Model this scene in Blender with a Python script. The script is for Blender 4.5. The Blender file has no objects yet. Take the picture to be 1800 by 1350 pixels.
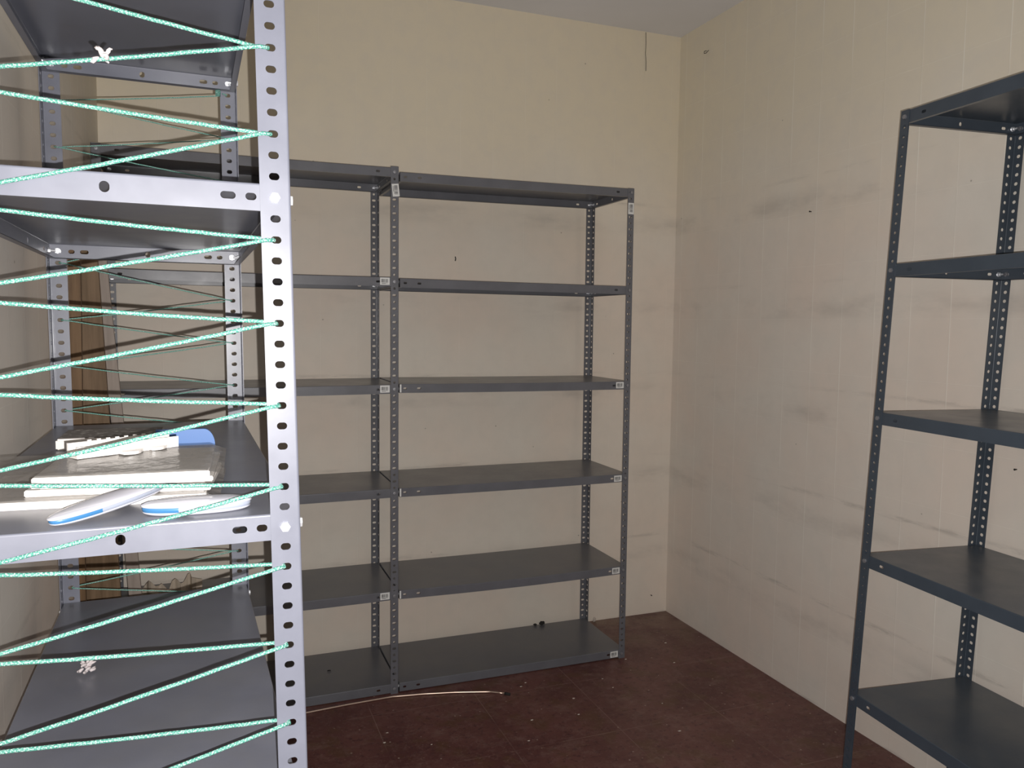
import bpy, bmesh, math, random
from mathutils import Vector, Matrix
random.seed(7)
S = bpy.context.scene
COL = S.collection
# ---------------------------------------------------------------- camera
CAM = (-0.6776, -2.9382, 1.4279); YAW, PITCH, ROLL, F = 0.36817, -0.07485, 0.01158, 1401.9
fw = Vector((math.sin(YAW)*math.cos(PITCH), math.cos(YAW)*math.cos(PITCH), math.sin(PITCH)))
rt = Vector((math.cos(YAW), -math.sin(YAW), 0)); up = rt.cross(fw)
r2 = rt*math.cos(ROLL) + up*math.sin(ROLL); u2 = -rt*math.sin(ROLL) + up*math.cos(ROLL)
cd = bpy.data.cameras.new('camera'); cam = bpy.data.objects.new('camera', cd); COL.objects.link(cam)
cd.sensor_width = 36.0; cd.lens = F*36/1800; cd.clip_start = 0.02; cd.clip_end = 50
M3 = Matrix((r2, u2, -fw)).transposed()
cam.matrix_world = Matrix.Translation(CAM) @ M3.to_4x4()
S.camera = cam
# ---------------------------------------------------------------- world, light, exposure
w = bpy.data.worlds.new('world'); S.world = w; w.use_nodes = True
w.node_tree.nodes['Background'].inputs[0].default_value = (.6, .7, 1, 1)
w.node_tree.nodes['Background'].inputs[1].default_value = 0.02
# the phone's flash: a small lamp 14 mm to the right of and 13 mm below the lens
ld = bpy.data.lights.new('camera_flash', 'SPOT'); ld.energy = 122; ld.shadow_soft_size = 0.0015
ld.spot_size = math.radians(158); ld.spot_blend = 1.0; ld.color = (1.0, .975, .955)
lo = bpy.data.objects.new('camera_flash', ld); COL.objects.link(lo)
lo.matrix_world = Matrix.Translation(Vector(CAM) + r2*0.014 - u2*0.013) @ M3.to_4x4()
# added unseen area lamp behind the camera, a weak ambient fill
la = bpy.data.lights.new('ambient_fill', 'AREA'); la.energy = 3.0; la.size = .5; la.color = (.9, .95, 1)
lao = bpy.data.objects.new('ambient_fill', la); COL.objects.link(lao); lao.location = (.3, -3.3, 2.75)
S.view_settings.view_transform = 'Standard'; S.view_settings.look = 'None'
S.view_settings.exposure = 0.15; S.view_settings.gamma = 1.0; S.view_settings.use_curve_mapping = False

# ---------------------------------------------------------------- material helpers
class NT:
    def __init__(s, name, **kw):
        s.m = bpy.data.materials.new(name); s.m.use_nodes = True; s.t = s.m.node_tree
        s.b = s.t.nodes['Principled BSDF']
        for k, v in kw.items():
            k = {'rough': 'Roughness', 'metal': 'Metallic', 'spec': 'Specular IOR Level', 'coat': 'Coat Weight', 'sheen': 'Sheen Weight', 'alpha': 'Alpha', 'trans': 'Transmission Weight'}[k]
            s.b.inputs[k].default_value = v
    def n(s, t, **kw):
        x = s.t.nodes.new(t)
        for k, v in kw.items(): setattr(x, k, v)
        return x
    def link(s, a, b): s.t.links.new(a, b)
    def val(s, sock, v):
        if hasattr(v, 'links'): s.link(v, sock)
        elif isinstance(v, (tuple, list)) and sock.type == 'RGBA' and len(v) == 3: sock.default_value = (*v, 1)
        else: sock.default_value = v
    def math(s, op, a, b=0.0, c=0.0, clamp=False):
        x = s.n('ShaderNodeMath', operation=op, use_clamp=clamp)
        for i, v in enumerate((a, b, c)): s.val(x.inputs[i], v)
        return x.outputs[0]
    def noise(s, vec, scale, detail=4, rough=.55, sc=None):
        if sc:
            mp = s.n('ShaderNodeMapping'); s.link(vec, mp.inputs[0]); mp.inputs['Scale'].default_value = sc; vec = mp.outputs[0]
        x = s.n('ShaderNodeTexNoise'); s.link(vec, x.inputs['Vector']); x.inputs['Scale'].default_value = scale
        x.inputs['Detail'].default_value = detail; x.inputs['Roughness'].default_value = rough
        return x.outputs['Fac']
    def step(s, v, a, b, lo=0., hi=1.):
        x = s.n('ShaderNodeMapRange', interpolation_type='SMOOTHSTEP', clamp=True)
        s.val(x.inputs[0], v)
        for i, q in enumerate((a, b, lo, hi)): x.inputs[i+1].default_value = q
        return x.outputs[0]
    def mix(s, f, a, b, mode='MIX'):
        x = s.n('ShaderNodeMix', data_type='RGBA', blend_type=mode)
        s.val(x.inputs[0], f); s.val(x.inputs[6], a); s.val(x.inputs[7], b)
        return x.outputs[2]
    def pos(s): return s.n('ShaderNodeNewGeometry').outputs['Position']
    def obj(s): return s.n('ShaderNodeTexCoord').outputs['Object']
    def bump(s, h, st, dist=.002):
        x = s.n('ShaderNodeBump'); x.inputs['Strength'].default_value = st; x.inputs['Distance'].default_value = dist
        s.link(h, x.inputs['Height']); s.link(x.outputs[0], s.b.inputs['Normal'])
    def col(s, c): s.val(s.b.inputs['Base Color'], c)

def wall_mat(name, axis, base, j0, step, jw=.0022, jamt=.10, dirt=1.0):
    """painted-over tiles: upright joints every `step` along `axis`, old shelf marks at shelf heights"""
    t = NT(name, rough=.55, spec=.3); p = t.pos(); sp = t.n('ShaderNodeSeparateXYZ'); t.link(p, sp.inputs[0])
    a = sp.outputs[axis]; z = sp.outputs[2]
    def joint(v, off, st, wd):
        q = t.math('PINGPONG', t.math('ADD', v, -off), st/2)      # 0 at joints
        return t.step(q, wd*.3, wd, 1., 0.)
    nz = t.noise(p, 2.1, 5); nf = t.noise(p, 14, 3); ng = t.noise(p, 160, 2)
    ja = joint(a, j0, step, jw); jz = joint(z, .06, .20, jw)
    wob = t.step(t.noise(p, 3.3, 2), .3, .7)
    c = t.mix(t.step(nz, .3, .7), base, tuple(x*y for x, y in zip(base, (1.02, .955, .93))))
    c = t.mix(t.step(t.math('ADD', z, t.math('MULTIPLY', nz, .5)), 1.9, 2.7), c, tuple(x*y for x, y in zip(base, (1.0, .97, .86))))
    c = t.mix(t.math('MULTIPLY', t.step(nf, .35, .75), .25), c, tuple(x*.86 for x in base))
    # old shelf marks: thin scuffs at shelf height and a broad grey band under it
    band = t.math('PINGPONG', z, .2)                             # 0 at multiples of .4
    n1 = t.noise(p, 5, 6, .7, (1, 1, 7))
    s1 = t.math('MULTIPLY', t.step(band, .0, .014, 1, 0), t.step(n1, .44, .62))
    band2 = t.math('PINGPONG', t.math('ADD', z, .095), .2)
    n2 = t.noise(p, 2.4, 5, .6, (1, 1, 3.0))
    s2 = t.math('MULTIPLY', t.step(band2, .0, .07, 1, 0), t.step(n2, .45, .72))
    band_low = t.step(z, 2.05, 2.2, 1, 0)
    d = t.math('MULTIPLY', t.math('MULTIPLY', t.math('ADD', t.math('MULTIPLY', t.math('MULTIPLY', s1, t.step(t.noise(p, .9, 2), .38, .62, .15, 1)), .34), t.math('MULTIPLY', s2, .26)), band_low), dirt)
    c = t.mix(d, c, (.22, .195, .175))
    c = t.mix(t.math('MULTIPLY', t.math('MULTIPLY', ja, wob), jamt), c, (.98, .95, .86))
    c = t.mix(t.math('MULTIPLY', jz, jamt*.18), c, (.98, .95, .86))
    # fine specks
    vo = t.n('ShaderNodeTexVoronoi'); t.link(p, vo.inputs['Vector']); vo.inputs['Scale'].default_value = 7
    c = t.mix(t.step(vo.outputs['Distance'], .012, .03, .6, 0), c, (.2, .17, .13))
    t.col(c)
    h = t.math('ADD', t.math('MULTIPLY', ja, .5), t.math('MULTIPLY', jz, .2))
    h = t.math('ADD', h, t.math('MULTIPLY', ng, .10)); h = t.math('ADD', h, t.math('MULTIPLY', nz, 1.5))
    t.bump(h, .35, .0015)
    return t.m
WBASE = (.80, .735, .64)
m_wb = wall_mat('painted_back_wall', 0, WBASE, .07, .15, jamt=.14)
m_wr = wall_mat('painted_tiled_wall', 1, (.79, .74, .665), -.075, .15, jamt=.6)
m_wl = wall_mat('painted_left_wall', 1, (.79, .745, .68), -.075, .15, jamt=.8, dirt=.5)
t = NT('ceiling_paint', rough=.8, spec=.2); p = t.pos()
t.col(t.mix(t.step(t.noise(p, 1.5, 4), .3, .7), (.80, .80, .82), (.85, .85, .88))); t.bump(t.noise(p, 60, 3), .15, .002); m_ceil = t.m
# floor
t = NT('red_terrazzo_tiles', rough=.42, spec=.35); p = t.pos(); sp = t.n('ShaderNodeSeparateXYZ'); t.link(p, sp.inputs[0])
fx = t.math('PINGPONG', t.math('ADD', sp.outputs[0], .129), .2016); fy = t.math('PINGPONG', t.math('ADD', sp.outputs[1], -.258), .2)
j = t.math('MAXIMUM', t.step(fx, .0004, .0022, 1, 0), t.step(fy, .0004, .0022, 1, 0))
n1 = t.noise(p, 3.0, 5); n2 = t.noise(p, 46, 4, .7)
c = t.mix(t.step(n1, .3, .7), (.098, .036, .033), (.165, .070, .060))
c = t.mix(t.step(n2, .52, .68), c, (.075, .030, .030))
c = t.mix(t.math('MULTIPLY', t.step(t.noise(p, 9, 4), .50, .66), .55), c, (.115, .060, .030))
c = t.mix(t.math('MULTIPLY', t.step(t.noise(p, 26, 6, .8), .50, .62), .45), c, (.19, .105, .095))
vo = t.n('ShaderNodeTexVoronoi'); t.link(p, vo.inputs['Vector']); vo.inputs['Scale'].default_value = 62
c = t.mix(t.math('MULTIPLY', t.step(vo.outputs['Distance'], .10, .28, 1, 0), t.step(t.noise(p, 30, 2), .48, .60)), c, (.19, .10, .085))
vo = t.n('ShaderNodeTexVoronoi'); t.link(p, vo.inputs['Vector']); vo.inputs['Scale'].default_value = 19
c = t.mix(t.step(vo.outputs['Distance'], .045, .075, .75, 0), c, (.42, .33, .28))
dust = t.math('MULTIPLY', t.step(t.noise(p, 6, 6, .7), .35, .65), t.step(sp.outputs[1], -.1, .43, 0, .75))
c = t.mix(dust, c, (.23, .165, .12))
c = t.mix(t.math('MULTIPLY', t.step(t.noise(p, 7, 7, .8, (1, 1.6, 1)), .50, .68), .34), c, (.26, .17, .14))
c = t.mix(t.math('MULTIPLY', j, t.step(t.noise(p, 2.2, 3), .42, .62, .03, .55)), c, (.30, .20, .17))
t.col(c); t.bump(t.math('SUBTRACT', n2, j), .12, .001); m_floor = t.m

def metal_mat(name, base, rough, dusty=.0):
    t = NT(name, rough=rough, spec=.5, coat=.15); t.b.inputs['Coat Roughness'].default_value = .18
    p = t.pos(); n = t.noise(p, 9, 5, .6); nn = t.noise(p, 90, 3)
    c = t.mix(t.step(n, .3, .75), base, tuple(x*1.18 for x in base))
    if dusty:
        g = t.n('ShaderNodeSeparateXYZ'); geo = t.n('ShaderNodeNewGeometry'); t.link(geo.outputs['Normal'], g.inputs[0])
        f = t.math('MULTIPLY', t.step(g.outputs[2], .8, 1), t.step(t.noise(p, 5, 6, .7), .35, .75))
        c = t.mix(t.math('MULTIPLY', f, dusty), c, (.20, .19, .165))
    t.col(c); t.val(t.b.inputs['Roughness'], t.step(n, .2, .8, rough*.85, rough*1.2)); t.bump(nn, .05, .0006)
    return t.m
m_front = metal_mat('grey_enamel_front_rack', (.150, .156, .192), .36, .25)
m_back = metal_mat('grey_enamel_back_rack', (.125, .127, .142), .34, .35)
m_right = metal_mat('blue_grey_enamel', (.049, .063, .082), .34, .2)
t = NT('zinc', metal=.55, rough=.36); t.col((.80, .81, .84)); m_zinc = t.m
t = NT('white_sticker', rough=.45); t.col((.75, .75, .73)); m_lab = t.m
t = NT('black_print', rough=.5); t.col((.03, .03, .035)); m_ink = t.m
# cord: braided teal with pale flecks, along the cord's own UV
t = NT('braided_green_cord', rough=.5, spec=.4); uv = t.n('ShaderNodeTexCoord').outputs['UV']; sp = t.n('ShaderNodeSeparateXYZ'); t.link(uv, sp.inputs[0])
def wv(k1, k2):
    return t.math('SINE', t.math('MULTIPLY', t.math('ADD', t.math('MULTIPLY', sp.outputs[0], k1), t.math('MULTIPLY', sp.outputs[1], k2)), 2*math.pi))
a = t.math('MULTIPLY', t.step(wv(230, 2), -.2, .5), t.step(wv(230, -2), -.2, .5))
nzz = t.noise(uv, 1, 3, .6, (420, 9, 1))
c = t.mix(t.step(a, .1, .6), (.055, .26, .20), (.24, .48, .41)); c = t.mix(t.step(nzz, .50, .68), c, (.70, .80, .77))
t.col(c); t.bump(t.math('ADD', a, nzz), .6, .0008); m_cord = t.m
t = NT('white_panel_plastic', rough=.32, spec=.5); t.col((.84, .80, .76)); m_white = t.m
t = NT('white_shell_plastic', rough=.22, spec=.5, coat=.3); t.col((.56, .56, .62)); m_shell = t.m
t = NT('blue_band', rough=.35); t.col((.045, .17, .36)); m_blue = t.m
t = NT('blue_plastic', rough=.4); t.col((.075, .20, .52)); m_blue2 = t.m
t = NT('shade_tinted_wrap', rough=.15, alpha=.55, spec=.6); t.col((.30, .28, .265)); t.bump(t.noise(t.pos(), 22, 4), .5, .01); m_wrap = t.m  # grey tint puts the dimness of the grazing-lit panel tops into the wrap
t = NT('grey_clip', rough=.3); t.col((.30, .32, .34)); m_clip = t.m
t = NT('grey_seam', rough=.4); t.col((.33, .36, .44)); m_clip2 = t.m
t = NT('frayed_fibre', rough=.9); t.col((.62, .56, .56)); m_fibre = t.m
t = NT('dark_debris', rough=.9); t.col((.022, .02, .018)); m_dark = t.m
t = NT('plaster_chip', rough=.9); t.col((.55, .48, .42)); m_chip = t.m
t = NT('paper_scrap', rough=.8); t.col((.50, .42, .33)); m_paper = t.m
t = NT('copper_rod', metal=.9, rough=.3); t.col((.62, .47, .38)); m_rod = t.m
def wood(name, c1, c2):
    t = NT(name, rough=.6, spec=.3); p = t.pos(); n = t.noise(p, 6, 6, .65, (9, 9, .6))
    t.col(t.mix(t.step(n, .3, .7), c1, c2)); t.bump(n, .2, .001); return t.m
m_w1 = wood('brown_wood', (.10, .055, .024), (.17, .10, .048)); m_w2 = wood('warm_wood', (.125, .080, .042), (.20, .13, .075)); m_w3 = wood('pale_wood', (.30, .25, .215), (.38, .32, .275))

# ---------------------------------------------------------------- object helpers
def link(o, parent=None, **props):
    COL.objects.link(o)
    if parent is not None: o.parent = parent
    for k, v in props.items(): o[k] = v
    return o
def empty(name, label, cat, group=None, loc=(0, 0, 0)):
    o = bpy.data.objects.new(name, None); o.empty_display_size = .05; o.location = loc
    link(o, None, label=label, category=cat)
    if group: o['group'] = group
    return o
def mesh(name, V, Fc, mats, parent=None, fm=None, smooth=False, loc=None, **props):
    me = bpy.data.meshes.new(name)
    if loc is None and parent is not None: loc = parent.location
    off = Vector(loc) if loc is not None else Vector((0, 0, 0))
    me.from_pydata([tuple(Vector(v)-off) for v in V], [], Fc)
    for m in (mats if isinstance(mats, (list, tuple)) else [mats]): me.materials.append(m)
    if fm: me.polygons.foreach_set('material_index', fm)
    if smooth: me.polygons.foreach_set('use_smooth', [True]*len(me.polygons))
    me.update()
    o = bpy.data.objects.new(name, me)
    if parent is None: o.location = off
    return link(o, parent, **props)
class G:
    """vertex/face collector"""
    def __init__(s): s.V = []; s.F = []; s.M = []
    def v(s, p): s.V.append(tuple(p)); return len(s.V)-1
    def f(s, idx, m=0): s.F.append(tuple(idx)); s.M.append(m)
    def quad(s, a, b, c, d, m=0): s.f([s.v(a), s.v(b), s.v(c), s.v(d)], m)
    def box(s, lo, hi, M=lambda a, b, c: (a, b, c), m=0):
        i = [s.v(M(x, y, z)) for z in (lo[2], hi[2]) for y in (lo[1], hi[1]) for x in (lo[0], hi[0])]
        for q in ((0, 2, 3, 1), (4, 5, 7, 6), (0, 1, 5, 4), (2, 6, 7, 3), (0, 4, 6, 2), (1, 3, 7, 5)): s.f([i[k] for k in q], m)
    def strip(s, P, s0, s1, t0, t1, holes, th, q=3, m=0, nseg=1):
        """perforated sheet: P(s,t,n); holes = (sc, tc, w, h, cell half length) sorted along t; cells span s0..s1"""
        def plain(a, b):
            if b-a < 1e-6: return
            for k in range(nseg):
                x, y = a+(b-a)*k/nseg, a+(b-a)*(k+1)/nseg
                s.quad(P(s0, x, 0), P(s1, x, 0), P(s1, y, 0), P(s0, y, 0), m)
                s.quad(P(s0, y, th), P(s1, y, th), P(s1, x, th), P(s0, x, th), m)
                s.quad(P(s0, x, 0), P(s0, y, 0), P(s0, y, th), P(s0, x, th), m)
                s.quad(P(s1, y, 0), P(s1, x, 0), P(s1, x, th), P(s1, y, th), m)
        cur = t0
        for (sc, tc, hw, hh, ch) in holes:
            a, b = max(tc-ch, cur), min(tc+ch, t1)
            plain(cur, a); cur = b
            r = min(hw, hh)/2; ox, oy = hw/2-r, hh/2-r
            H, B = [], []
            for qd in range(4):
                sx, sy = ((1, 1), (-1, 1), (-1, -1), (1, -1))[qd]
                ks = range(q) if qd % 2 == 0 else range(q-1, -1, -1)
                for k in ks:
                    an = math.radians(90*(k+.5)/q)
                    H.append((sc+sx*(ox+r*math.cos(an)), tc+sy*(oy+r*math.sin(an))))
                    mid = (q-1)//2; fr = [0.]*q
                    X = (s1-sc) if sx > 0 else (sc-s0); Y = (b-tc) if sy > 0 else (tc-a)
                    if k == mid: bx, by = X, Y
                    elif k < mid: bx, by = X, Y*(k+.5)/(mid+.5)
                    else: bx, by = X*(q-1-k+.5)/(mid+.5), Y
                    B.append((sc+sx*bx, tc+sy*by))
            n = len(H)
            for nn in (0, th):
                hi = [s.v(P(x, y, nn)) for x, y in H]; bi = [s.v(P(x, y, nn)) for x, y in B]
                for k in range(n):
                    l = (k+1) % n
                    s.f([hi[k], bi[k], bi[l], hi[l]] if nn == 0 else [hi[k], hi[l], bi[l], bi[k]], m)
                if nn == 0: h0 = hi
                else:
                    for k in range(n): l = (k+1) % n; s.f([h0[k], h0[l], hi[l], hi[k]], m)
            s.quad(P(s0, a, 0), P(s0, b, 0), P(s0, b, th), P(s0, a, th), m)
            s.quad(P(s1, b, 0), P(s1, a, 0), P(s1, a, th), P(s1, b, th), m)
        plain(cur, t1)
        for tt in (t0, t1): s.quad(P(s0, tt, 0), P(s1, tt, 0), P(s1, tt, th), P(s0, tt, th), m)

def post(name, parent, M, u, v, du, dv, mat, fu=.030, fv=.030, hof=.0165, H=1.9975, style='mixed', q=3, flip=False):
    """slotted angle post, outer corner at (u,v); flanges run inward du / dv"""
    g = G(); th = .0016; r = .003; zs = [1.98-.025*k for k in range(79)][::-1]
    def size(k, kk):
        if style == 'slot': return (.012, .0086)
        if style == 'round': return (.0095, .0095) if kk == 0 else (.0115, .0095)
        return (.0150, .0088) if k % 2 == 0 else (.0090, .0088)
    hu = [(hof, z, *size(k, 0), .0120) for k, z in enumerate(zs)]
    hv = [(hof, z, *size(k, 1), .0120) for k, z in enumerate(zs)]
    g.strip(lambda s, t, n: M(u+du*s, v+dv*n, t), r, fu, 0, H, hu, th, q)
    g.strip(lambda s, t, n: M(u+du*n, v+dv*s, t), r, fv, 0, H, hv, th, q)
    K = 5
    ring = [(r-r*math.cos(math.pi/2*k/K), r-r*math.sin(math.pi/2*k/K), r-(r-th)*math.cos(math.pi/2*k/K), r-(r-th)*math.sin(math.pi/2*k/K)) for k in range(K+1)]
    for k in range(K):
        a, b = ring[k], ring[k+1]
        for j in range(8):
            z0, z1 = H*j/8, H*(j+1)/8
            g.quad(M(u+du*a[0], v+dv*a[1], z0), M(u+du*b[0], v+dv*b[1], z0), M(u+du*b[0], v+dv*b[1], z1), M(u+du*a[0], v+dv*a[1], z1))
            g.quad(M(u+du*a[2], v+dv*a[3], z1), M(u+du*b[2], v+dv*b[3], z1), M(u+du*b[2], v+dv*b[3], z0), M(u+du*a[2], v+dv*a[3], z0))
    return mesh(name, g.V, g.F, mat, parent)

def tray(parent, M, u0, u1, v0, v1, z, mat, uh, vh, sag=0., q=3, hgt=.034, lip=.012):
    """pressed shelf: top sheet, four turned-down edges with slots, inward lips.
    uh = holes of the edges that run along u [(dist, w, h)], vh = same along v"""
    zt, zb = z+hgt/2, z-hgt/2; r = .0025; th = .001
    def N(u, v, zz):
        if sag:
            a = (u-u0)/(u1-u0); b = (v-v0)/(v1-v0); zz -= sag*4*a*(1-a)*(1-b*.6)
        return M(u, v, zz)
    g = G(); n = 12
    for i in range(n):
        for j in range(n):
            a, b = u0+r+(u1-u0-2*r)*i/n, u0+r+(u1-u0-2*r)*(i+1)/n
            c, d = v0+r+(v1-v0-2*r)*j/n, v0+r+(v1-v0-2*r)*(j+1)/n
            g.quad(N(a, c, zt), N(b, c, zt), N(b, d, zt), N(a, d, zt))
            g.quad(N(a, d, zt-th), N(b, d, zt-th), N(b, c, zt-th), N(a, c, zt-th))
    def side(E, L, holes):
        """E(s along, depth inward, z)"""
        hs = []
        for dist, hw, hh in holes:
            for c_ in ([dist, L-dist] if dist > 0 else [L/2]): hs.append((c_, hw, hh))
        hs.sort()
        g.strip(lambda s, t, nn: E(t, nn, s), zb, zt-r, 0, L, [(z, c_, hh, hw, hw/2+.006) for c_, hw, hh in hs], th, q, nseg=4)
        for k in range(4):
            a0, a1 = math.pi/2*k/4, math.pi/2*(k+1)/4
            f0 = lambda a: (r-r*math.cos(a), zt-r+r*math.sin(a))
            for i in range(8):
                x, y = L*i/8, L*(i+1)/8
                p0, p1 = f0(a0), f0(a1)
                g.quad(E(x, p0[0], p0[1]), E(y, p0[0], p0[1]), E(y, p1[0], p1[1]), E(x, p1[0], p1[1]))
        for i in range(8):
            x, y = L*i/8, L*(i+1)/8
            x2 = max(x, lip*.98 if i == 0 else x); y2 = min(y, L-lip*.98 if i == 7 else y)
            g.quad(E(x, 0, zb), E(y, 0, zb), E(y2, lip, zb+.0005), E(x2, lip, zb+.0005))
            g.quad(E(x, th, zb+th), E(y, th, zb+th), E(y2, lip, zb+th+.0004), E(x2, lip, zb+th+.0004))
    LU, LV = u1-u0, v1-v0
    side(lambda s, d, zz: N(u0+s, v0+d, zz), LU, uh); side(lambda s, d, zz: N(u0+s, v1-d, zz), LU, uh)
    side(lambda s, d, zz: N(u0+d, v0+s, zz), LV, vh); side(lambda s, d, zz: N(u1-d, v0+s, zz), LV, vh)
    return mesh('shelf', g.V, g.F, mat, parent)

def bolt_mesh():
    g = G()
    def prism(n, r, x0, x1, dome=0, ph=0):
        a = [g.v((x0, r*math.cos(2*math.pi*k/n+ph), r*math.sin(2*math.pi*k/n+ph))) for k in range(n)]
        b = [g.v((x1, .93*r*math.cos(2*math.pi*k/n+ph), .93*r*math.sin(2*math.pi*k/n+ph))) for k in range(n)]
        for k in range(n): l = (k+1) % n; g.f([a[k], a[l], b[l], b[k]])
        c = g.v((x1+dome, 0, 0)); d = g.v((x0, 0, 0))
        for k in range(n): l = (k+1) % n; g.f([b[k], b[l], c]); g.f([a[l], a[k], d])
    prism(6, .0066, 0, .0040, .0006)           # head (outside, +x)
    prism(12, .0029, 0, -.0170)                # shank
    prism(6, .0060, -.0028, -.0078, 0, .3)     # nut
    prism(16, .0072, -.0024, -.0030)           # washer
    me = bpy.data.meshes.new('bolt'); me.from_pydata(g.V, [], g.F); me.materials.append(m_zinc); me.update()
    return me
BOLT = bolt_mesh()
t = NT('dull_bolt_steel', metal=.6, rough=.5); t.col((.30, .30, .32)); m_dull = t.m
BOLT_DULL = BOLT.copy(); BOLT_DULL.materials.clear(); BOLT_DULL.materials.append(m_dull)
def bolt(parent, p, d, dull=False):
    o = bpy.data.objects.new('bolt', BOLT_DULL if dull else BOLT)
    q = Vector(d).to_track_quat('X', 'Z'); o.rotation_euler = q.to_euler()
    o.location = Vector(p)-parent.location
    return link(o, parent)
def barcode(parent, O, X, Y, wd, hg, vertical=False):
    """white sticker with bars; O centre, X/Y unit axes, normal = X x Y"""
    g = G(); X = Vector(X).normalized(); Y = Vector(Y).normalized(); Nn = X.cross(Y); O = Vector(O)
    P = lambda a, b, n: O+X*a+Y*b+Nn*n
    g.box((-wd/2, -hg/2, 0), (wd/2, hg/2, .0004), P, 0)
    x = -wd*.36; rnd = random.Random(5)
    while x < wd*.34:
        b = wd*rnd.choice((.02, .035, .05)); g.box((x, -hg*.16, .0004), (x+b, hg*.30, .0006), P, 1); x += b+wd*rnd.choice((.02, .03, .04))
    for k in range(2): g.box((-wd*.34, -hg*(.26+.1*k), .0004), (wd*(.30-.2*k), -hg*(.22+.1*k), .0006), P, 1)
    return mesh('barcode_label', g.V, g.F, [m_lab, m_ink], parent, g.M, label='small white sticker printed with a black barcode')

# ---------------------------------------------------------------- room
XL, XR, YB, YF, ZC = -1.034, 1.464, .4298, -3.95, 2.799
def slab(name, lo, hi, mat):
    g = G(); g.box(lo, hi); return mesh(name, g.V, g.F, mat, None, kind='structure')
slab('floor', (XL-.1, YF-.1, -.1), (XR+.1, YB+.1, 0), m_floor)
slab('ceiling', (XL-.1, YF-.1, ZC), (XR+.1, YB+.1, ZC+.1), m_ceil)
slab('wall_back', (XL-.1, YB, 0), (XR+.1, YB+.1, ZC), m_wb)
slab('wall_right', (XR, YF-.1, 0), (XR+.1, YB, ZC), m_wr)
slab('wall_left', (XL-.1, YF-.1, 0), (XL, YB, ZC), m_wl)
slab('wall_front', (XL, YF-.1, 0), (XR, YF, ZC), m_wl)

# ---------------------------------------------------------------- rack against the back wall (two bays)
LU = [(.021, .013, .008), (.075, .015, .008)]; LV = [(.021, .012, .008), (.046, .015, .008), (0, .009, .011)]
ZB = [1.98, 1.58, 1.18, .785, .388, .022]
back = empty('shelving_rack', 'long grey two-bay slotted metal shelving rack standing against the back wall', 'shelving rack', loc=(0, 0, 0))
MB = lambda u, v, z: (u, v, z)
X0, X2, D = -1.012, .990, .385
post('post', back, MB, X0, 0, 1, 1, m_back); post('post', back, MB, X0, D, 1, -1, m_back)
post('post', back, MB, 0, 0, -1, 1, m_back, H=2.001); post('post', back, MB, 0, D, -1, -1, m_back)
MR = lambda u, v, z: (u-.002*(z-1), v, z-.006*z/2)
post('post', back, MR, X2, 0, -1, 1, m_back); post('post', back, MR, X2, D, -1, -1, m_back)
for k, z in enumerate(ZB):
    s1 = tray(back, MB, X0+.002, -.002, .002, D-.002, z, m_back, LU, LV, sag=.002)
    dz = [-.014, -.003, .002, 0, 0, 0][k]; dr = [-.006, -.006, -.002, 0, 0, 0][k]
    Mz = lambda u, v, zz, dz=dz, dr=dr: (u, v, zz+dz*(1-u/X2)+dr*(u/X2))
    s2 = tray(back, Mz, .004, X2-.002, .002, D-.002, z, m_back, LU, LV, sag=[.001, .001, .002, .002, .006, .001][k])
    if k in (2, 3, 4):  # narrow white strip on the left end of these right-bay shelves
        g = G(); g.box((.0045, .0012, z-.015+dz), (.0105, .0019, z+.015+dz)); mesh('end_strip', g.V, g.F, m_lab, s2, loc=tuple(back.location), label='narrow white strip on the shelf end')
    for (x, dx) in ((X0, 1), (0, -1), (X2, -1)):
        zz = z+(dr if x == X2 else 0)
        bolt(back, (x+dx*.0165, 0, zz), (0, -1, 0), True); bolt(back, (x+dx*.0165, D, zz), (0, 1, 0))
    for v in (.0165, D-.0165): bolt(back, (X2, v, z+dr), (1, 0, 0)); bolt(back, (-.0008, v, z), (1, 0, 0))
    if k in (1, 2, 4): barcode(s1, (-.052, .0015, z+.001), (1, 0, .01), (0, 0, 1), .036, .027)
    if k in (2, 3, 4, 5): barcode(s2, (X2-.050, .0015, z-.001), (1, 0, .02*(k > 2)), (0, 0, 1), .036, .026)
for x, z, a in ((-.012, 1.915, .10), (X2-.017, 1.909, 0)):
    barcode([o for o in back.children if o.name.startswith('post')][2 if x < .1 else 4], (x, -.0002, z), (math.sin(a), 0, -math.cos(a)), (math.cos(a), 0, math.sin(a)), .046, .026)

# ---------------------------------------------------------------- racks that lean a little: corners read off one by one
def bilinear(c, z0, Wd, Ln, H=2.0):
    Bq = [c[2*i:2*i+2] for i in range(4)]; Tq = [c[8+2*i:10+2*i] for i in range(4)]
    def M(u, v, z):
        a, b, k = u/Wd, v/Ln, z/H
        wt = ((1-a)*(1-b), a*(1-b), (1-a)*b, a*b)
        return (sum(w*((1-k)*q[0]+k*t[0]) for w, q, t in zip(wt, Bq, Tq)), sum(w*((1-k)*q[1]+k*t[1]) for w, q, t in zip(wt, Bq, Tq)), z+z0*k)
    return M
FG = [-0.9503, -1.9664, -0.5469, -1.9483, -0.9751, -0.9658, -0.5819, -0.9592, -0.9874, -1.9353, -0.5861, -1.9298, -0.9965, -0.9325, -0.6006, -0.928, -0.0062]
RT = [1.0146, -1.2162, 1.412, -1.261, 0.925, -2.2176, 1.3334, -2.251, 1.0576, -1.2856, 1.4476, -1.3194, 0.9902, -2.2868, 1.3872, -2.3152, 0.0049]
SU = [(.0435, .0125, .0086), (.069, .017, .0086), (0, .0105, .0125)]; SV = [(.0435, .0125, .0086), (.069, .017, .0086), (.25, .0105, .0125)]
MF = bilinear(FG[:16], FG[16], .4, 1.0)
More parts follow.
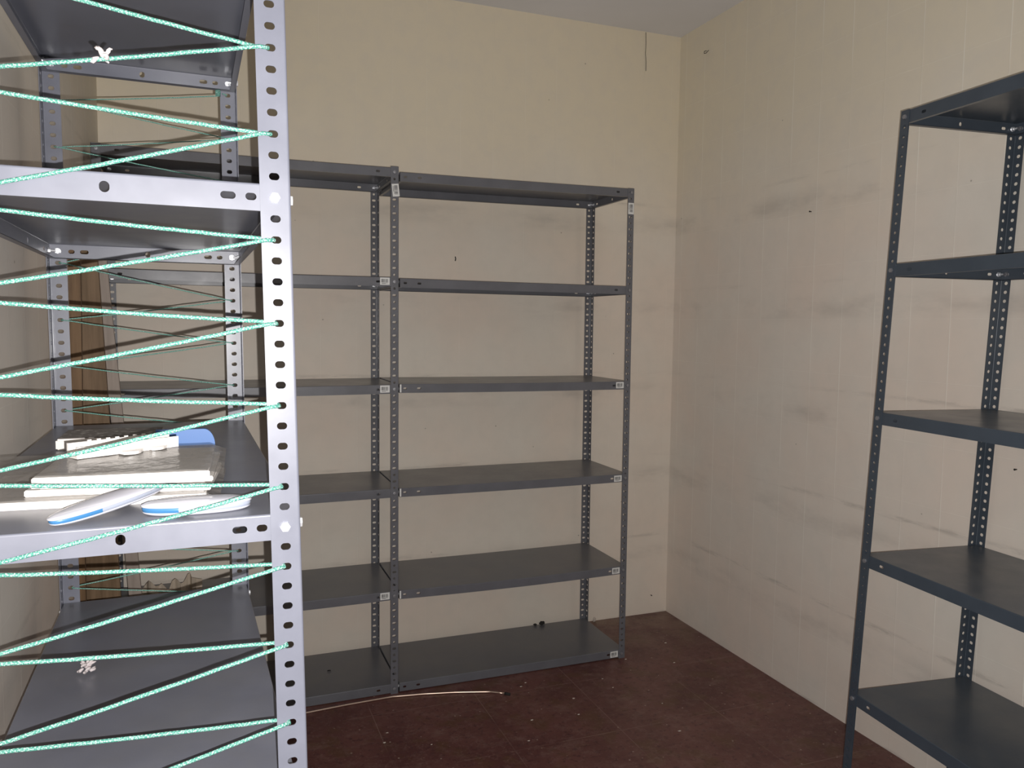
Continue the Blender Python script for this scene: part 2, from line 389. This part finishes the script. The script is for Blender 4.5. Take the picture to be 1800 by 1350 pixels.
front = empty('slotted_shelving_unit', 'pale grey slotted metal shelving unit nearest the camera, laced with green cord', 'shelving unit', loc=(-.95, -1.95, 0))
for u, du in ((0, 1), (.4, -1)):
    for v, dv in ((0, 1), (1, -1)): post('post', front, MF, u, v, du, dv, m_front, .0355, .0355, .0185, style='slot', q=5)
ZF = [1.98-.4*k for k in range(5)]+[.03]
for z in ZF:
    tray(front, MF, .002, .398, .002, .998, z, m_front, SU, SV, sag=0, q=5, hgt=.0325)
    for u, du in ((0, 1), (.4, -1)):
        for v, dv in ((0, 1), (1, -1)):
            bolt(front, MF(u+du*.0185, v, z), (0, -dv, 0)); bolt(front, MF(u, v+dv*.0185, z), (-du, 0, 0))
MRt = bilinear(RT[:16], RT[16], .4, 1.0)
right = empty('steel_shelving_unit', 'dark blue-grey slotted metal shelving unit leaning beside the right wall', 'shelving unit', loc=(1.0, -1.25, 0))
for u, du in ((0, 1), (.4, -1)):
    for v, dv in ((0, 1), (1, -1)): post('post', right, MRt, u, v, du, dv, m_right, style='round')
for z in ZF:
    tray(right, MRt, .002, .398, .002, .998, z, m_right, LV, LU, sag=0)
    for u, du in ((0, 1), (.4, -1)):
        for v, dv in ((0, 1), (1, -1)):
            bolt(right, MRt(u+du*.0165, v, z), (0, dv, 0)); bolt(right, MRt(u, v+dv*.0165, z), (-du, 0, 0), True)

# ---------------------------------------------------------------- cords
def tube(name, pts, r, mat, parent=None, n=10, closed=False, taper=None, **props):
    pts = [Vector(p) for p in pts]; V = []; Fc = []; us = []; L = 0
    prev = None
    for i, p in enumerate(pts):
        if i: L += (p-pts[i-1]).length
        d = (pts[min(i+1, len(pts)-1)]-pts[max(i-1, 0)]).normalized()
        if prev is None: a = d.orthogonal().normalized()
        else: a = (prev-d*prev.dot(d)).normalized()
        prev = a; b = d.cross(a); rr = r*(taper[i] if taper else 1)
        for k in range(n):
            an = 2*math.pi*k/n; V.append(p+a*rr*math.cos(an)+b*rr*math.sin(an))
        us.append(L)
    for i in range(len(pts)-1):
        for k in range(n): l = (k+1) % n; Fc.append((i*n+k, i*n+l, (i+1)*n+l, (i+1)*n+k))
    Fc.append(tuple(range(n))[::-1]); Fc.append(tuple((len(pts)-1)*n+k for k in range(n)))
    o = mesh(name, V, Fc, mat, parent, smooth=True, **props)
    uvl = o.data.uv_layers.new(name='uv')
    for fi, poly in enumerate(o.data.polygons):
        for j, li in enumerate(poly.loop_indices):
            vi = o.data.loops[li].vertex_index; i, k = divmod(vi, n)
            kk = k/n
            if fi < (len(pts)-1)*n and k == 0 and (fi % n) == n-1: kk = 1.0
            uvl.data[li].uv = (us[i], kk)
    return o
def lacing(M, v, vs, zr, zl, r, uo=.0185, Wd=.4, o1=.006):
    """zig-zag through the holes of two posts; vs=+1: inside is +v"""
    seq = []
    allz = sorted([(z, 1) for z in zr]+[(z, 0) for z in zl], reverse=True)
    pts = []
    rnd = random.Random(3)
    for i, (z, side) in enumerate(allz):
        u = Wd-uo if side else uo; s = 1 if side else -1
        inn, out = v+vs*(o1+r), v-vs*(.0005+r)
        # right: arrive inside, leave outside ; left: arrive outside, leave inside
        first, last = (inn, out) if side else (out, inn)
        cu = u-s*.002
        pts += [(cu-s*.010, first, z+.0015), (cu, (first*.6+last*.4), z+.0005), (cu, (first*.3+last*.7), z-.0005), (cu-s*.010, last, z-.001)]
    out = []
    for i, p in enumerate(pts):
        out.append(M(*p))
        if i+1 < len(pts) and abs(pts[i+1][0]-p[0]) > .1:
            q = pts[i+1]
            for k in range(1, 24):
                f = k/24; out.append(M(p[0]+(q[0]-p[0])*f, p[1]+(q[1]-p[1])*f, p[2]+(q[2]-p[2])*f-.0015*math.sin(math.pi*f)+rnd.uniform(-.0003, .0003)))
    return out
def hole(z): return round((1.98-z)/.025)*-.025+1.98
zr = [hole(z) for z in (1.847, 1.755, 1.655, 1.53, 1.43, 1.33, 1.23, 1.13, 1.03, .93, .83, .73)]
zl = [hole(z) for z in (1.90, 1.805, 1.68, 1.555, 1.455, 1.355, 1.255, 1.155, 1.055, .955, .855, .755)]
tube('lacing_cord', lacing(MF, 0, 1, zr, zl, .0024), .0024, m_cord, None, 10, label='thick green and white braided cord zigzagging across the near end of the laced shelving unit', category='cord')
zr2 = [1.955, 1.855, 1.755, 1.655, 1.48, 1.38, 1.28, 1.18, 1.08, .98, .88, .78]
zl2 = [1.905, 1.805, 1.68, 1.555, 1.43, 1.33, 1.23, 1.13, 1.03, .93, .83]
tube('lacing_cord', lacing(MF, 1, -1, zr2, zl2, .0013), .0013, m_cord, None, 8, label='thin green cord laced across the far end of the near shelving unit', category='cord')
kb = []
for k in range(26):
    a = k*.9; c = Vector(MF(.4-.040, .992, 1.957)); kb.append(c+Vector((.005*math.cos(a), .004*math.sin(a*1.3), .006*math.sin(a*.8))))
tube('cord_knot', kb, .0013, m_cord, None, 6, label='small knot of green cord beside the far right post of the near shelving unit', category='knot')

# frayed white fibres: one caught on the cord, one on the shelf lower down
def tuft(name, c, R, n, label):
    V = G(); rnd = random.Random(11); o = empty(name, label, 'tuft', loc=c)
    for i in range(n):
        d = Vector((rnd.uniform(-1, 1), rnd.uniform(-.5, .5), rnd.uniform(-.6, 1))).normalized(); p = Vector(c)+Vector((rnd.uniform(-.4, .4), rnd.uniform(-.3, .3), rnd.uniform(-.3, .3)))*R
        pts = []
        for k in range(7):
            pts.append(p.copy()); d = (d+Vector((rnd.uniform(-1, 1), rnd.uniform(-1, 1), rnd.uniform(-1, 1)))*.7).normalized(); p = p+d*R*.28
            p.z = max(p.z, c[2]-R*.5)
        tube('strand', pts, R*.22, m_fibre, o, 6, taper=[.5, 1, 1.3, 1, 1.2, .8, .4])
    return o

c1 = MF(.205, -.004, 1.7185); tuft('frayed_threads', c1, .0095, 6, 'tiny white frayed threads caught on the thick green cord near the top')
c2 = (-.884, -1.375, ZF[3]+.0265); tuft('lint_clump', c2, .0115, 14, 'small white clump of lint lying on the lower shelf under the cords')

# ---------------------------------------------------------------- things on the front unit's shelf
ZS = ZF[2]+.0325/2-.006*.6                # top of the shelf at this height
def slabbox(name, lo, hi, rz, mat, parent=None, bev=.0012, **props):
    """rounded flat box, given by half-open bounds about its own centre"""
    bm = bmesh.new(); bmesh.ops.create_cube(bm, size=1)
    dx, dy, dz = (hi[i]-lo[i] for i in range(3)); c = Vector([(hi[i]+lo[i])/2 for i in range(3)])
    for v in bm.verts: v.co = Vector((v.co.x*dx, v.co.y*dy, v.co.z*dz))
    bmesh.ops.bevel(bm, geom=bm.edges[:], offset=bev, segments=2, affect='EDGES')
    me = bpy.data.meshes.new(name); bm.to_mesh(me); bm.free(); me.materials.append(mat)
    o = bpy.data.objects.new(name, me); o.rotation_euler = (0, 0, rz)
    o.location = c-(parent.location if parent else Vector((0, 0, 0)))
    return link(o, parent, **props)
boards = [  # x0, x1, y front, depth, z bottom, thickness, turn, label
 (-.955, -.672, -1.825, .20, ZS, .0095, -.06, 'white flat panel at the very bottom of the wrapped stack on the shelf'),
 (-.885, -.664, -1.806, .17, ZS+.0105, .0085, -.10, 'white panel second from the bottom of the wrapped stack'),
 (-.872, -.675, -1.800, .165, ZS+.0200, .0085, -.05, 'white panel in the middle of the wrapped stack, set slightly back'),
 (-.872, -.664, -1.846, .20, ZS+.0293, .0065, -.06, 'white panel just under the topmost one, sticking out to the right'),
 (-.867, -.670, -1.874, .20, ZS+.0365, .0110, -.04, 'topmost white panel of the wrapped stack, under the white bracket')]
for x0, x1, y0, dp, z0, th, rz, lab in boards:
    e = empty('white_panel', lab, 'panel', loc=((x0+x1)/2, y0+dp/2, z0))
    slabbox('board', (x0, y0, z0), (x1, y0+dp, z0+th), rz, m_white, e)
    if z0 > ZS+.03 or z0 == ZS:
        g = G(); rnd = random.Random(int(z0*1e5)); nx, ny = 14, 8
        xa, xb, ya, yb = x0-(.085 if z0 > ZS+.03 else .0), x1+.016, y0+.004, y0+dp+.02
        cz = math.cos(rz); sz = math.sin(rz); mx, my = e.location[0], e.location[1]
        idx = [[0]*(ny+1) for _ in range(nx+1)]
        for i in range(nx+1):
            for k in range(ny+1):
                x = xa+(xb-xa)*i/nx; y = ya+(yb-ya)*k/ny; zz = z0+th+.0008+rnd.uniform(0, .0016)
                if x > x1+.002 or x < x0-.002: zz = z0+th*.4+rnd.uniform(-.001, .001)
                idx[i][k] = g.v((mx+(x-mx)*cz-(y-my)*sz, my+(x-mx)*sz+(y-my)*cz, zz))
        for i in range(nx):
            for k in range(ny): g.f((idx[i][k], idx[i+1][k], idx[i+1][k+1], idx[i][k+1]))
        mesh('plastic_wrap', g.V, g.F, m_wrap, e, smooth=True, label='crinkled plastic wrap, tinted grey to shade the panel tops')
# white plastic bracket on the stack
A = Vector((-.838, -1.752, ZS+.0495)); Bv = Vector((-.716, -1.672, ZS+.0495)); dr = (Bv-A).normalized(); nr = Vector((dr.y, -dr.x, 0)); L = (Bv-A).length
e = empty('plastic_bracket', 'white plastic bracket with toothed rear edge lying askew on top of the panel stack', 'bracket', loc=A)
g = G(); PB = lambda a, b, c: A+dr*a-nr*b+Vector((0, 0, c))
g.box((0, 0, .0), (L, .0035, .0155), PB); g.box((0, .0035, 0), (L, .024, .003), PB); g.box((0, .024, 0), (L, .028, .019), PB)
for k in range(7): g.box((.028+k*.013, .0275, .019), (.033+k*.013, .0295, .0205), PB)
mesh('channel', g.V, g.F, m_white, e)
for a0, a1, ln in ((.055, .092, .022), (.1, .128, .012)):
    g = G(); n = 8; P2 = []
    for k in range(n+1):
        tt = k/n; P2.append((a0+(a1-a0)*tt, -ln*math.sin(math.pi*min(1, .25+tt*.75)) if tt < 1 else 0))
    top = [g.v(PB(a, b, .0048)) for a, b in P2]+[g.v(PB(a1, .001, .0048)), g.v(PB(a0, .001, .0048))]
    bot = [g.v(PB(a, b, .0006)) for a, b in P2]+[g.v(PB(a1, .001, .0006)), g.v(PB(a0, .001, .0006))]
    g.f(top[::-1]); g.f(bot)
    for k in range(len(top)): l = (k+1) % len(top); g.f((top[k], top[l], bot[l], bot[k]))
    mesh('foot', g.V, g.F, m_white, e)
# shallow white tray box at the back
e = empty('plastic_tray', 'shallow white box with dusty grey top behind the panel stack', 'box', loc=(-.85, -1.27, ZS))
t = NT('dusty_box_top', rough=.8); t.col(t.mix(t.step(t.noise(t.pos(), 70, 3), .55, .62), (.21, .19, .175), (.46, .44, .41))); m_dusttop = t.m
slabbox('body', (-.929, -1.33, ZS), (-.755, -1.20, ZS+.0205), 0, m_white, e, bev=.003)
slabbox('dusty_top', (-.926, -1.325, ZS+.0203), (-.758, -1.203, ZS+.0215), 0, m_dusttop, e, bev=.0004)
# blue piece with a rounded end
g = G(); prof = [(-.765, ZS), (-.662, ZS)]+[(-.662-.020*(1-math.cos(a)), ZS+.0315*math.sin(a)) for a in [math.pi/2*k/10 for k in range(1, 11)]]+[(-.765, ZS+.0315)]
f0 = [g.v((x, -1.335, z)) for x, z in prof]; f1 = [g.v((x, -1.32, z)) for x, z in prof]
g.f(f0); g.f(f1[::-1])
for k in range(len(prof)): l = (k+1) % len(prof); g.f((f0[l], f0[k], f1[k], f1[l]))
mesh('blue_plate', g.V, g.F, m_blue2, None, loc=(-.71, -1.33, ZS), label='blue plastic plate with a rounded right end standing behind the panel stack', category='plate')
# two oval shells
def shell(c, rz, tilt, a, b, h, label, clip):
    e = empty('oval_case', label, 'case', loc=(c[0], c[1], ZS))
    R_ = Matrix.Rotation(rz, 3, 'Z') @ Matrix.Rotation(tilt, 3, 'Y')
    def lens(name, z0, z1, z2, k0, k1, mat, crown):
        g = G(); n = 40; rows = []
        lv = [(k0, z0), ((k0+k1)/2+.012, (z0+z1)/2), (k1, z1)]+([(k1*math.cos(q), z1+(z2-z1)*math.sin(q)) for q in (.4, .8, 1.15, 1.4)] if crown else [])
        for k, z in lv:
            rows.append([g.v(Vector(c)+R_ @ Vector((a*k*math.copysign(abs(math.cos(th))**.9, math.cos(th)), b*k*math.copysign(abs(math.sin(th))**.9, math.sin(th)), z))) for th in [2*math.pi*j/n for j in range(n)]])
        for r0, r1 in zip(rows, rows[1:]):
            for j in range(n): l = (j+1) % n; g.f((r0[j], r0[l], r1[l], r1[j]))
        g.f(rows[0][::-1]); g.f(rows[-1])
        mesh(name, g.V, g.F, mat, e, fm=[(1 if 2*math.cos(2*math.pi*((q % n)+.5)/n) > -.7 else 0) for q in range(len(g.F))] if isinstance(mat, list) else None, smooth=True)
    lens('lower_shell', 0, h*.22, 0, .90, .985, m_shell, False)
    lens('blue_band', h*.20, h*.62, 0, .97, .985, [m_blue, m_clip2], False)
    lens('upper_shell', h*.58, h*.72, h*1.05, 1.0, 1.0, m_shell, True)
    if clip:
        g = G(); P = lambda x, y, z: Vector(c)+R_ @ Vector((x, y, z))
        g.box((a*.42, -b*.80, h*.62), (a*.58, -b*.62, h*.95), P); g.box((a*.44, -b*.86, h*.5), (a*.56, -b*.79, h*.8), P)
        mesh('clip', g.V, g.F, m_clip, e, label='small grey clip')
    return e
shell((-.787, -1.868, ZS+.0085), .80, -.10, .082, .021, .0135, 'long white oval plastic case with blue band, propped against the panel stack', True)
shell((-.689, -1.890, ZS+.0005), .03, 0, .0635, .024, .0165, 'shorter white oval plastic case with blue band lying beside the long one', False)

# ---------------------------------------------------------------- boards leaning by the left wall
def plank(label, Y, th, top, bot, mat):
    """top/bot = (x0, x1, z)"""
    g = G(); (a, b, z1), (c, d, z0) = top, bot; n = 10; rnd = random.Random(int(abs(Y)*100))
    rows = []
    for k in range(n+1):
        f = k/n; w_ = .0015*math.sin(f*7+Y*9)
        x0 = c+(a-c)*f+w_; x1 = d+(b-d)*f+w_; z = z0+(z1-z0)*f
        rows.append([g.v((x0, Y, z)), g.v((x1, Y, z)), g.v((x1, Y+th, z)), g.v((x0, Y+th, z))])
    for r0, r1 in zip(rows, rows[1:]):
        for j in range(4): l = (j+1) % 4; g.f((r0[j], r0[l], r1[l], r1[j]))
    g.f(rows[0][::-1]); g.f(rows[-1])
    return mesh('wooden_plank', g.V, g.F, mat, None, loc=((c+d)/2, Y, 0), label=label, category='plank')
plank('narrow dark brown plank standing against the left wall, closest to the camera', -.60, .02, (-1.003, -.975, 1.63), (-1.005, -.988, 0), m_w1)
plank('wide warm brown plank standing at the left wall between the two racks', -.35, .022, (-1.010, -.963, 1.66), (-1.015, -.90, 0), m_w2)
plank('pale pinkish board leaning right at its foot, just in front of the back rack', -.15, .018, (-.992, -.960, 1.66), (-.885, -.845, 0), m_w3)

# ragged strip of paper standing on the back rack's low shelf
zsh = ZB[4]+.0165
prof = [(-.925, .012), (-.905, .055), (-.885, .085), (-.876, .098), (-.868, .094), (-.855, .075), (-.845, .072), (-.835, .080), (-.818, .062), (-.812, .058), (-.80, .088), (-.79, .094), (-.782, .090), (-.772, .078), (-.762, .080), (-.748, .105), (-.74, .108), (-.735, .096), (-.72, .094), (-.70, .085)]
g = G(); k0 = []
for i, (x, h) in enumerate(prof):
    y = .12+.012*math.sin(i*1.3)
    k0.append((g.v((x, y, zsh)), g.v((x, y+.006*math.sin(i), zsh+h)), g.v((x, y+.0025, zsh)), g.v((x, y+.0025+.006*math.sin(i), zsh+h))))
for a, b in zip(k0, k0[1:]):
    g.f((a[0], b[0], b[1], a[1])); g.f((b[2], a[2], a[3], b[3])); g.f((a[1], b[1], b[3], a[3]))
mesh('torn_paper', g.V, g.F, m_paper, None, loc=(-.8, .12, zsh), label='ragged torn strip of beige paper standing on the low left shelf of the back rack', category='paper')

# ---------------------------------------------------------------- floor: bent rod, crumbs
rod = [(-.62, -.085), (-.50, -.070), (-.354, -.048), (-.20, -.036), (-.029, -.030), (.09, -.048), (.206, -.075), (.332, -.115), (.372, -.140)]
pts = []
for (a, b) in zip(rod, rod[1:]):
    for k in range(6): f = k/6; pts.append((a[0]+(b[0]-a[0])*f, a[1]+(b[1]-a[1])*f-.0, .0045))
pts.append((.385, -.150, .0045))
e = empty('bent_rod', 'thin bent coppery rod lying on the floor in front of the back rack', 'rod', loc=(0, -.05, 0))
tube('rod', pts, .0042, m_rod, e, 10); tube('end_cap', [(.383, -.149, .0047), (.400, -.163, .0047)], .0055, m_dark, e, 10, label='dark rod end')
def lump(name, c, r, mat, seed, sq=(1, 1, .6), **props):
    rnd = random.Random(seed); bm = bmesh.new(); bmesh.ops.create_icosphere(bm, subdivisions=2, radius=1)
    for v in bm.verts: v.co = Vector((v.co.x*sq[0], v.co.y*sq[1], v.co.z*sq[2]))*r*rnd.uniform(.65, 1.15)
    zmin = min(v.co.z for v in bm.verts)
    me = bpy.data.meshes.new(name); bm.to_mesh(me); bm.free(); me.materials.append(mat)
    o = bpy.data.objects.new(name, me); o.location = (c[0], c[1], c[2]-zmin); return link(o, None, **props)
def unfloor(px, py):
    d = fw+r2*((px-900)/F)-u2*((py-675)/F); k = -CAM[2]/d.z
    return (CAM[0]+d.x*k, CAM[1]+d.y*k, 0.0)
CH = [(.806, -.238), (1.163, -.119), (1.241, .074), (.496, -.083), (.467, -.109), (.803, -.155), (.985, -.02), (.405, -.371), (-.105, -.283), (-.128, -.345), (.02, -.41), (.583, -.39), (.866, -.62), (.34, -.50), (.62, -.27), (.92, -.42)]
for i, (x, y) in enumerate(CH):
    lump('plaster_chip', (x, y, 0), .0026+.0020*(i*37 % 5)/5, m_chip, i, (1.5, .8, .5), label='tiny pale plaster chip scattered on the dark red floor', category='chip', group='plaster chips on the floor')
zb6 = ZB[5]+.0170
lump('dark_clod', (.762, .372, zb6), .011, m_dark, 31, (1.3, .8, 1), label='larger dark clod at the rear edge of the right bottom shelf', category='debris')
lump('dark_clod', (.728, .372, zb6), .008, m_dark, 33, (1.2, .8, .7), label='smaller dark clod just left of the larger clod on the bottom shelf', category='debris')
lump('dark_speck', (-.235, .20, zb6), .006, m_dark, 35, (1.5, .6, .4), label='dark speck on the left bottom shelf of the back rack', category='debris')
lump('plaster_lump', (1.055, .412, 0), .011, m_chip, 37, (.8, .8, 1.2), label='pale plaster lump on the floor where the back wall starts, beside the rack', category='debris')
def nail(c, ax, label, r=.003, ln=.009):
    c = Vector(c); d = Vector(ax)
    return tube('nail', [c-d*.002, c+d*ln*.8, c+d*ln*.8, c+d*ln], r, m_dark, None, 8, taper=[.6, .6, 1, 1], loc=tuple(c), label=label, category='nail')
nail((XR, -.499, 1.864), (-1, 0, 0), 'small dark nail high in the right wall between the corner and the leaning unit')
nail((XR, -1.367, 1.034), (-1, 0, 0), 'small dark nail in the right wall behind the leaning unit')
nail((1.375, YB, .092), (0, -1, 0), 'small dark nail low in the back wall by the right corner', .003)
hk = [(XR, .215, 2.672), (XR-.012, .215, 2.668), (XR-.018, .207, 2.655), (XR-.014, .196, 2.655), (XR-.006, .190, 2.666)]
tube('wire_hook', hk, .0014, m_dark, None, 6, label='tiny bent wire hook near the ceiling on the right wall', category='hook')
tube('wall_crack', [(1.271, YB-.003, 2.795), (1.2725, YB-.004, 2.75), (1.2715, YB-.003, 2.70), (1.275, YB-.004, 2.66), (1.2755, YB-.003, 2.62)], .0011, m_dark, None, 6, label='thin dark crack running down the back wall from the ceiling', category='crack')  # thin dark tube drawn for a crack in the wall
tube('wall_scratch', [(.349, YB-.001, 1.719), (.351, YB-.0015, 1.709), (.349, YB-.001, 1.700)], .0022, m_dark, None, 6, label='short dark mark on the back wall in the top right compartment', category='mark')
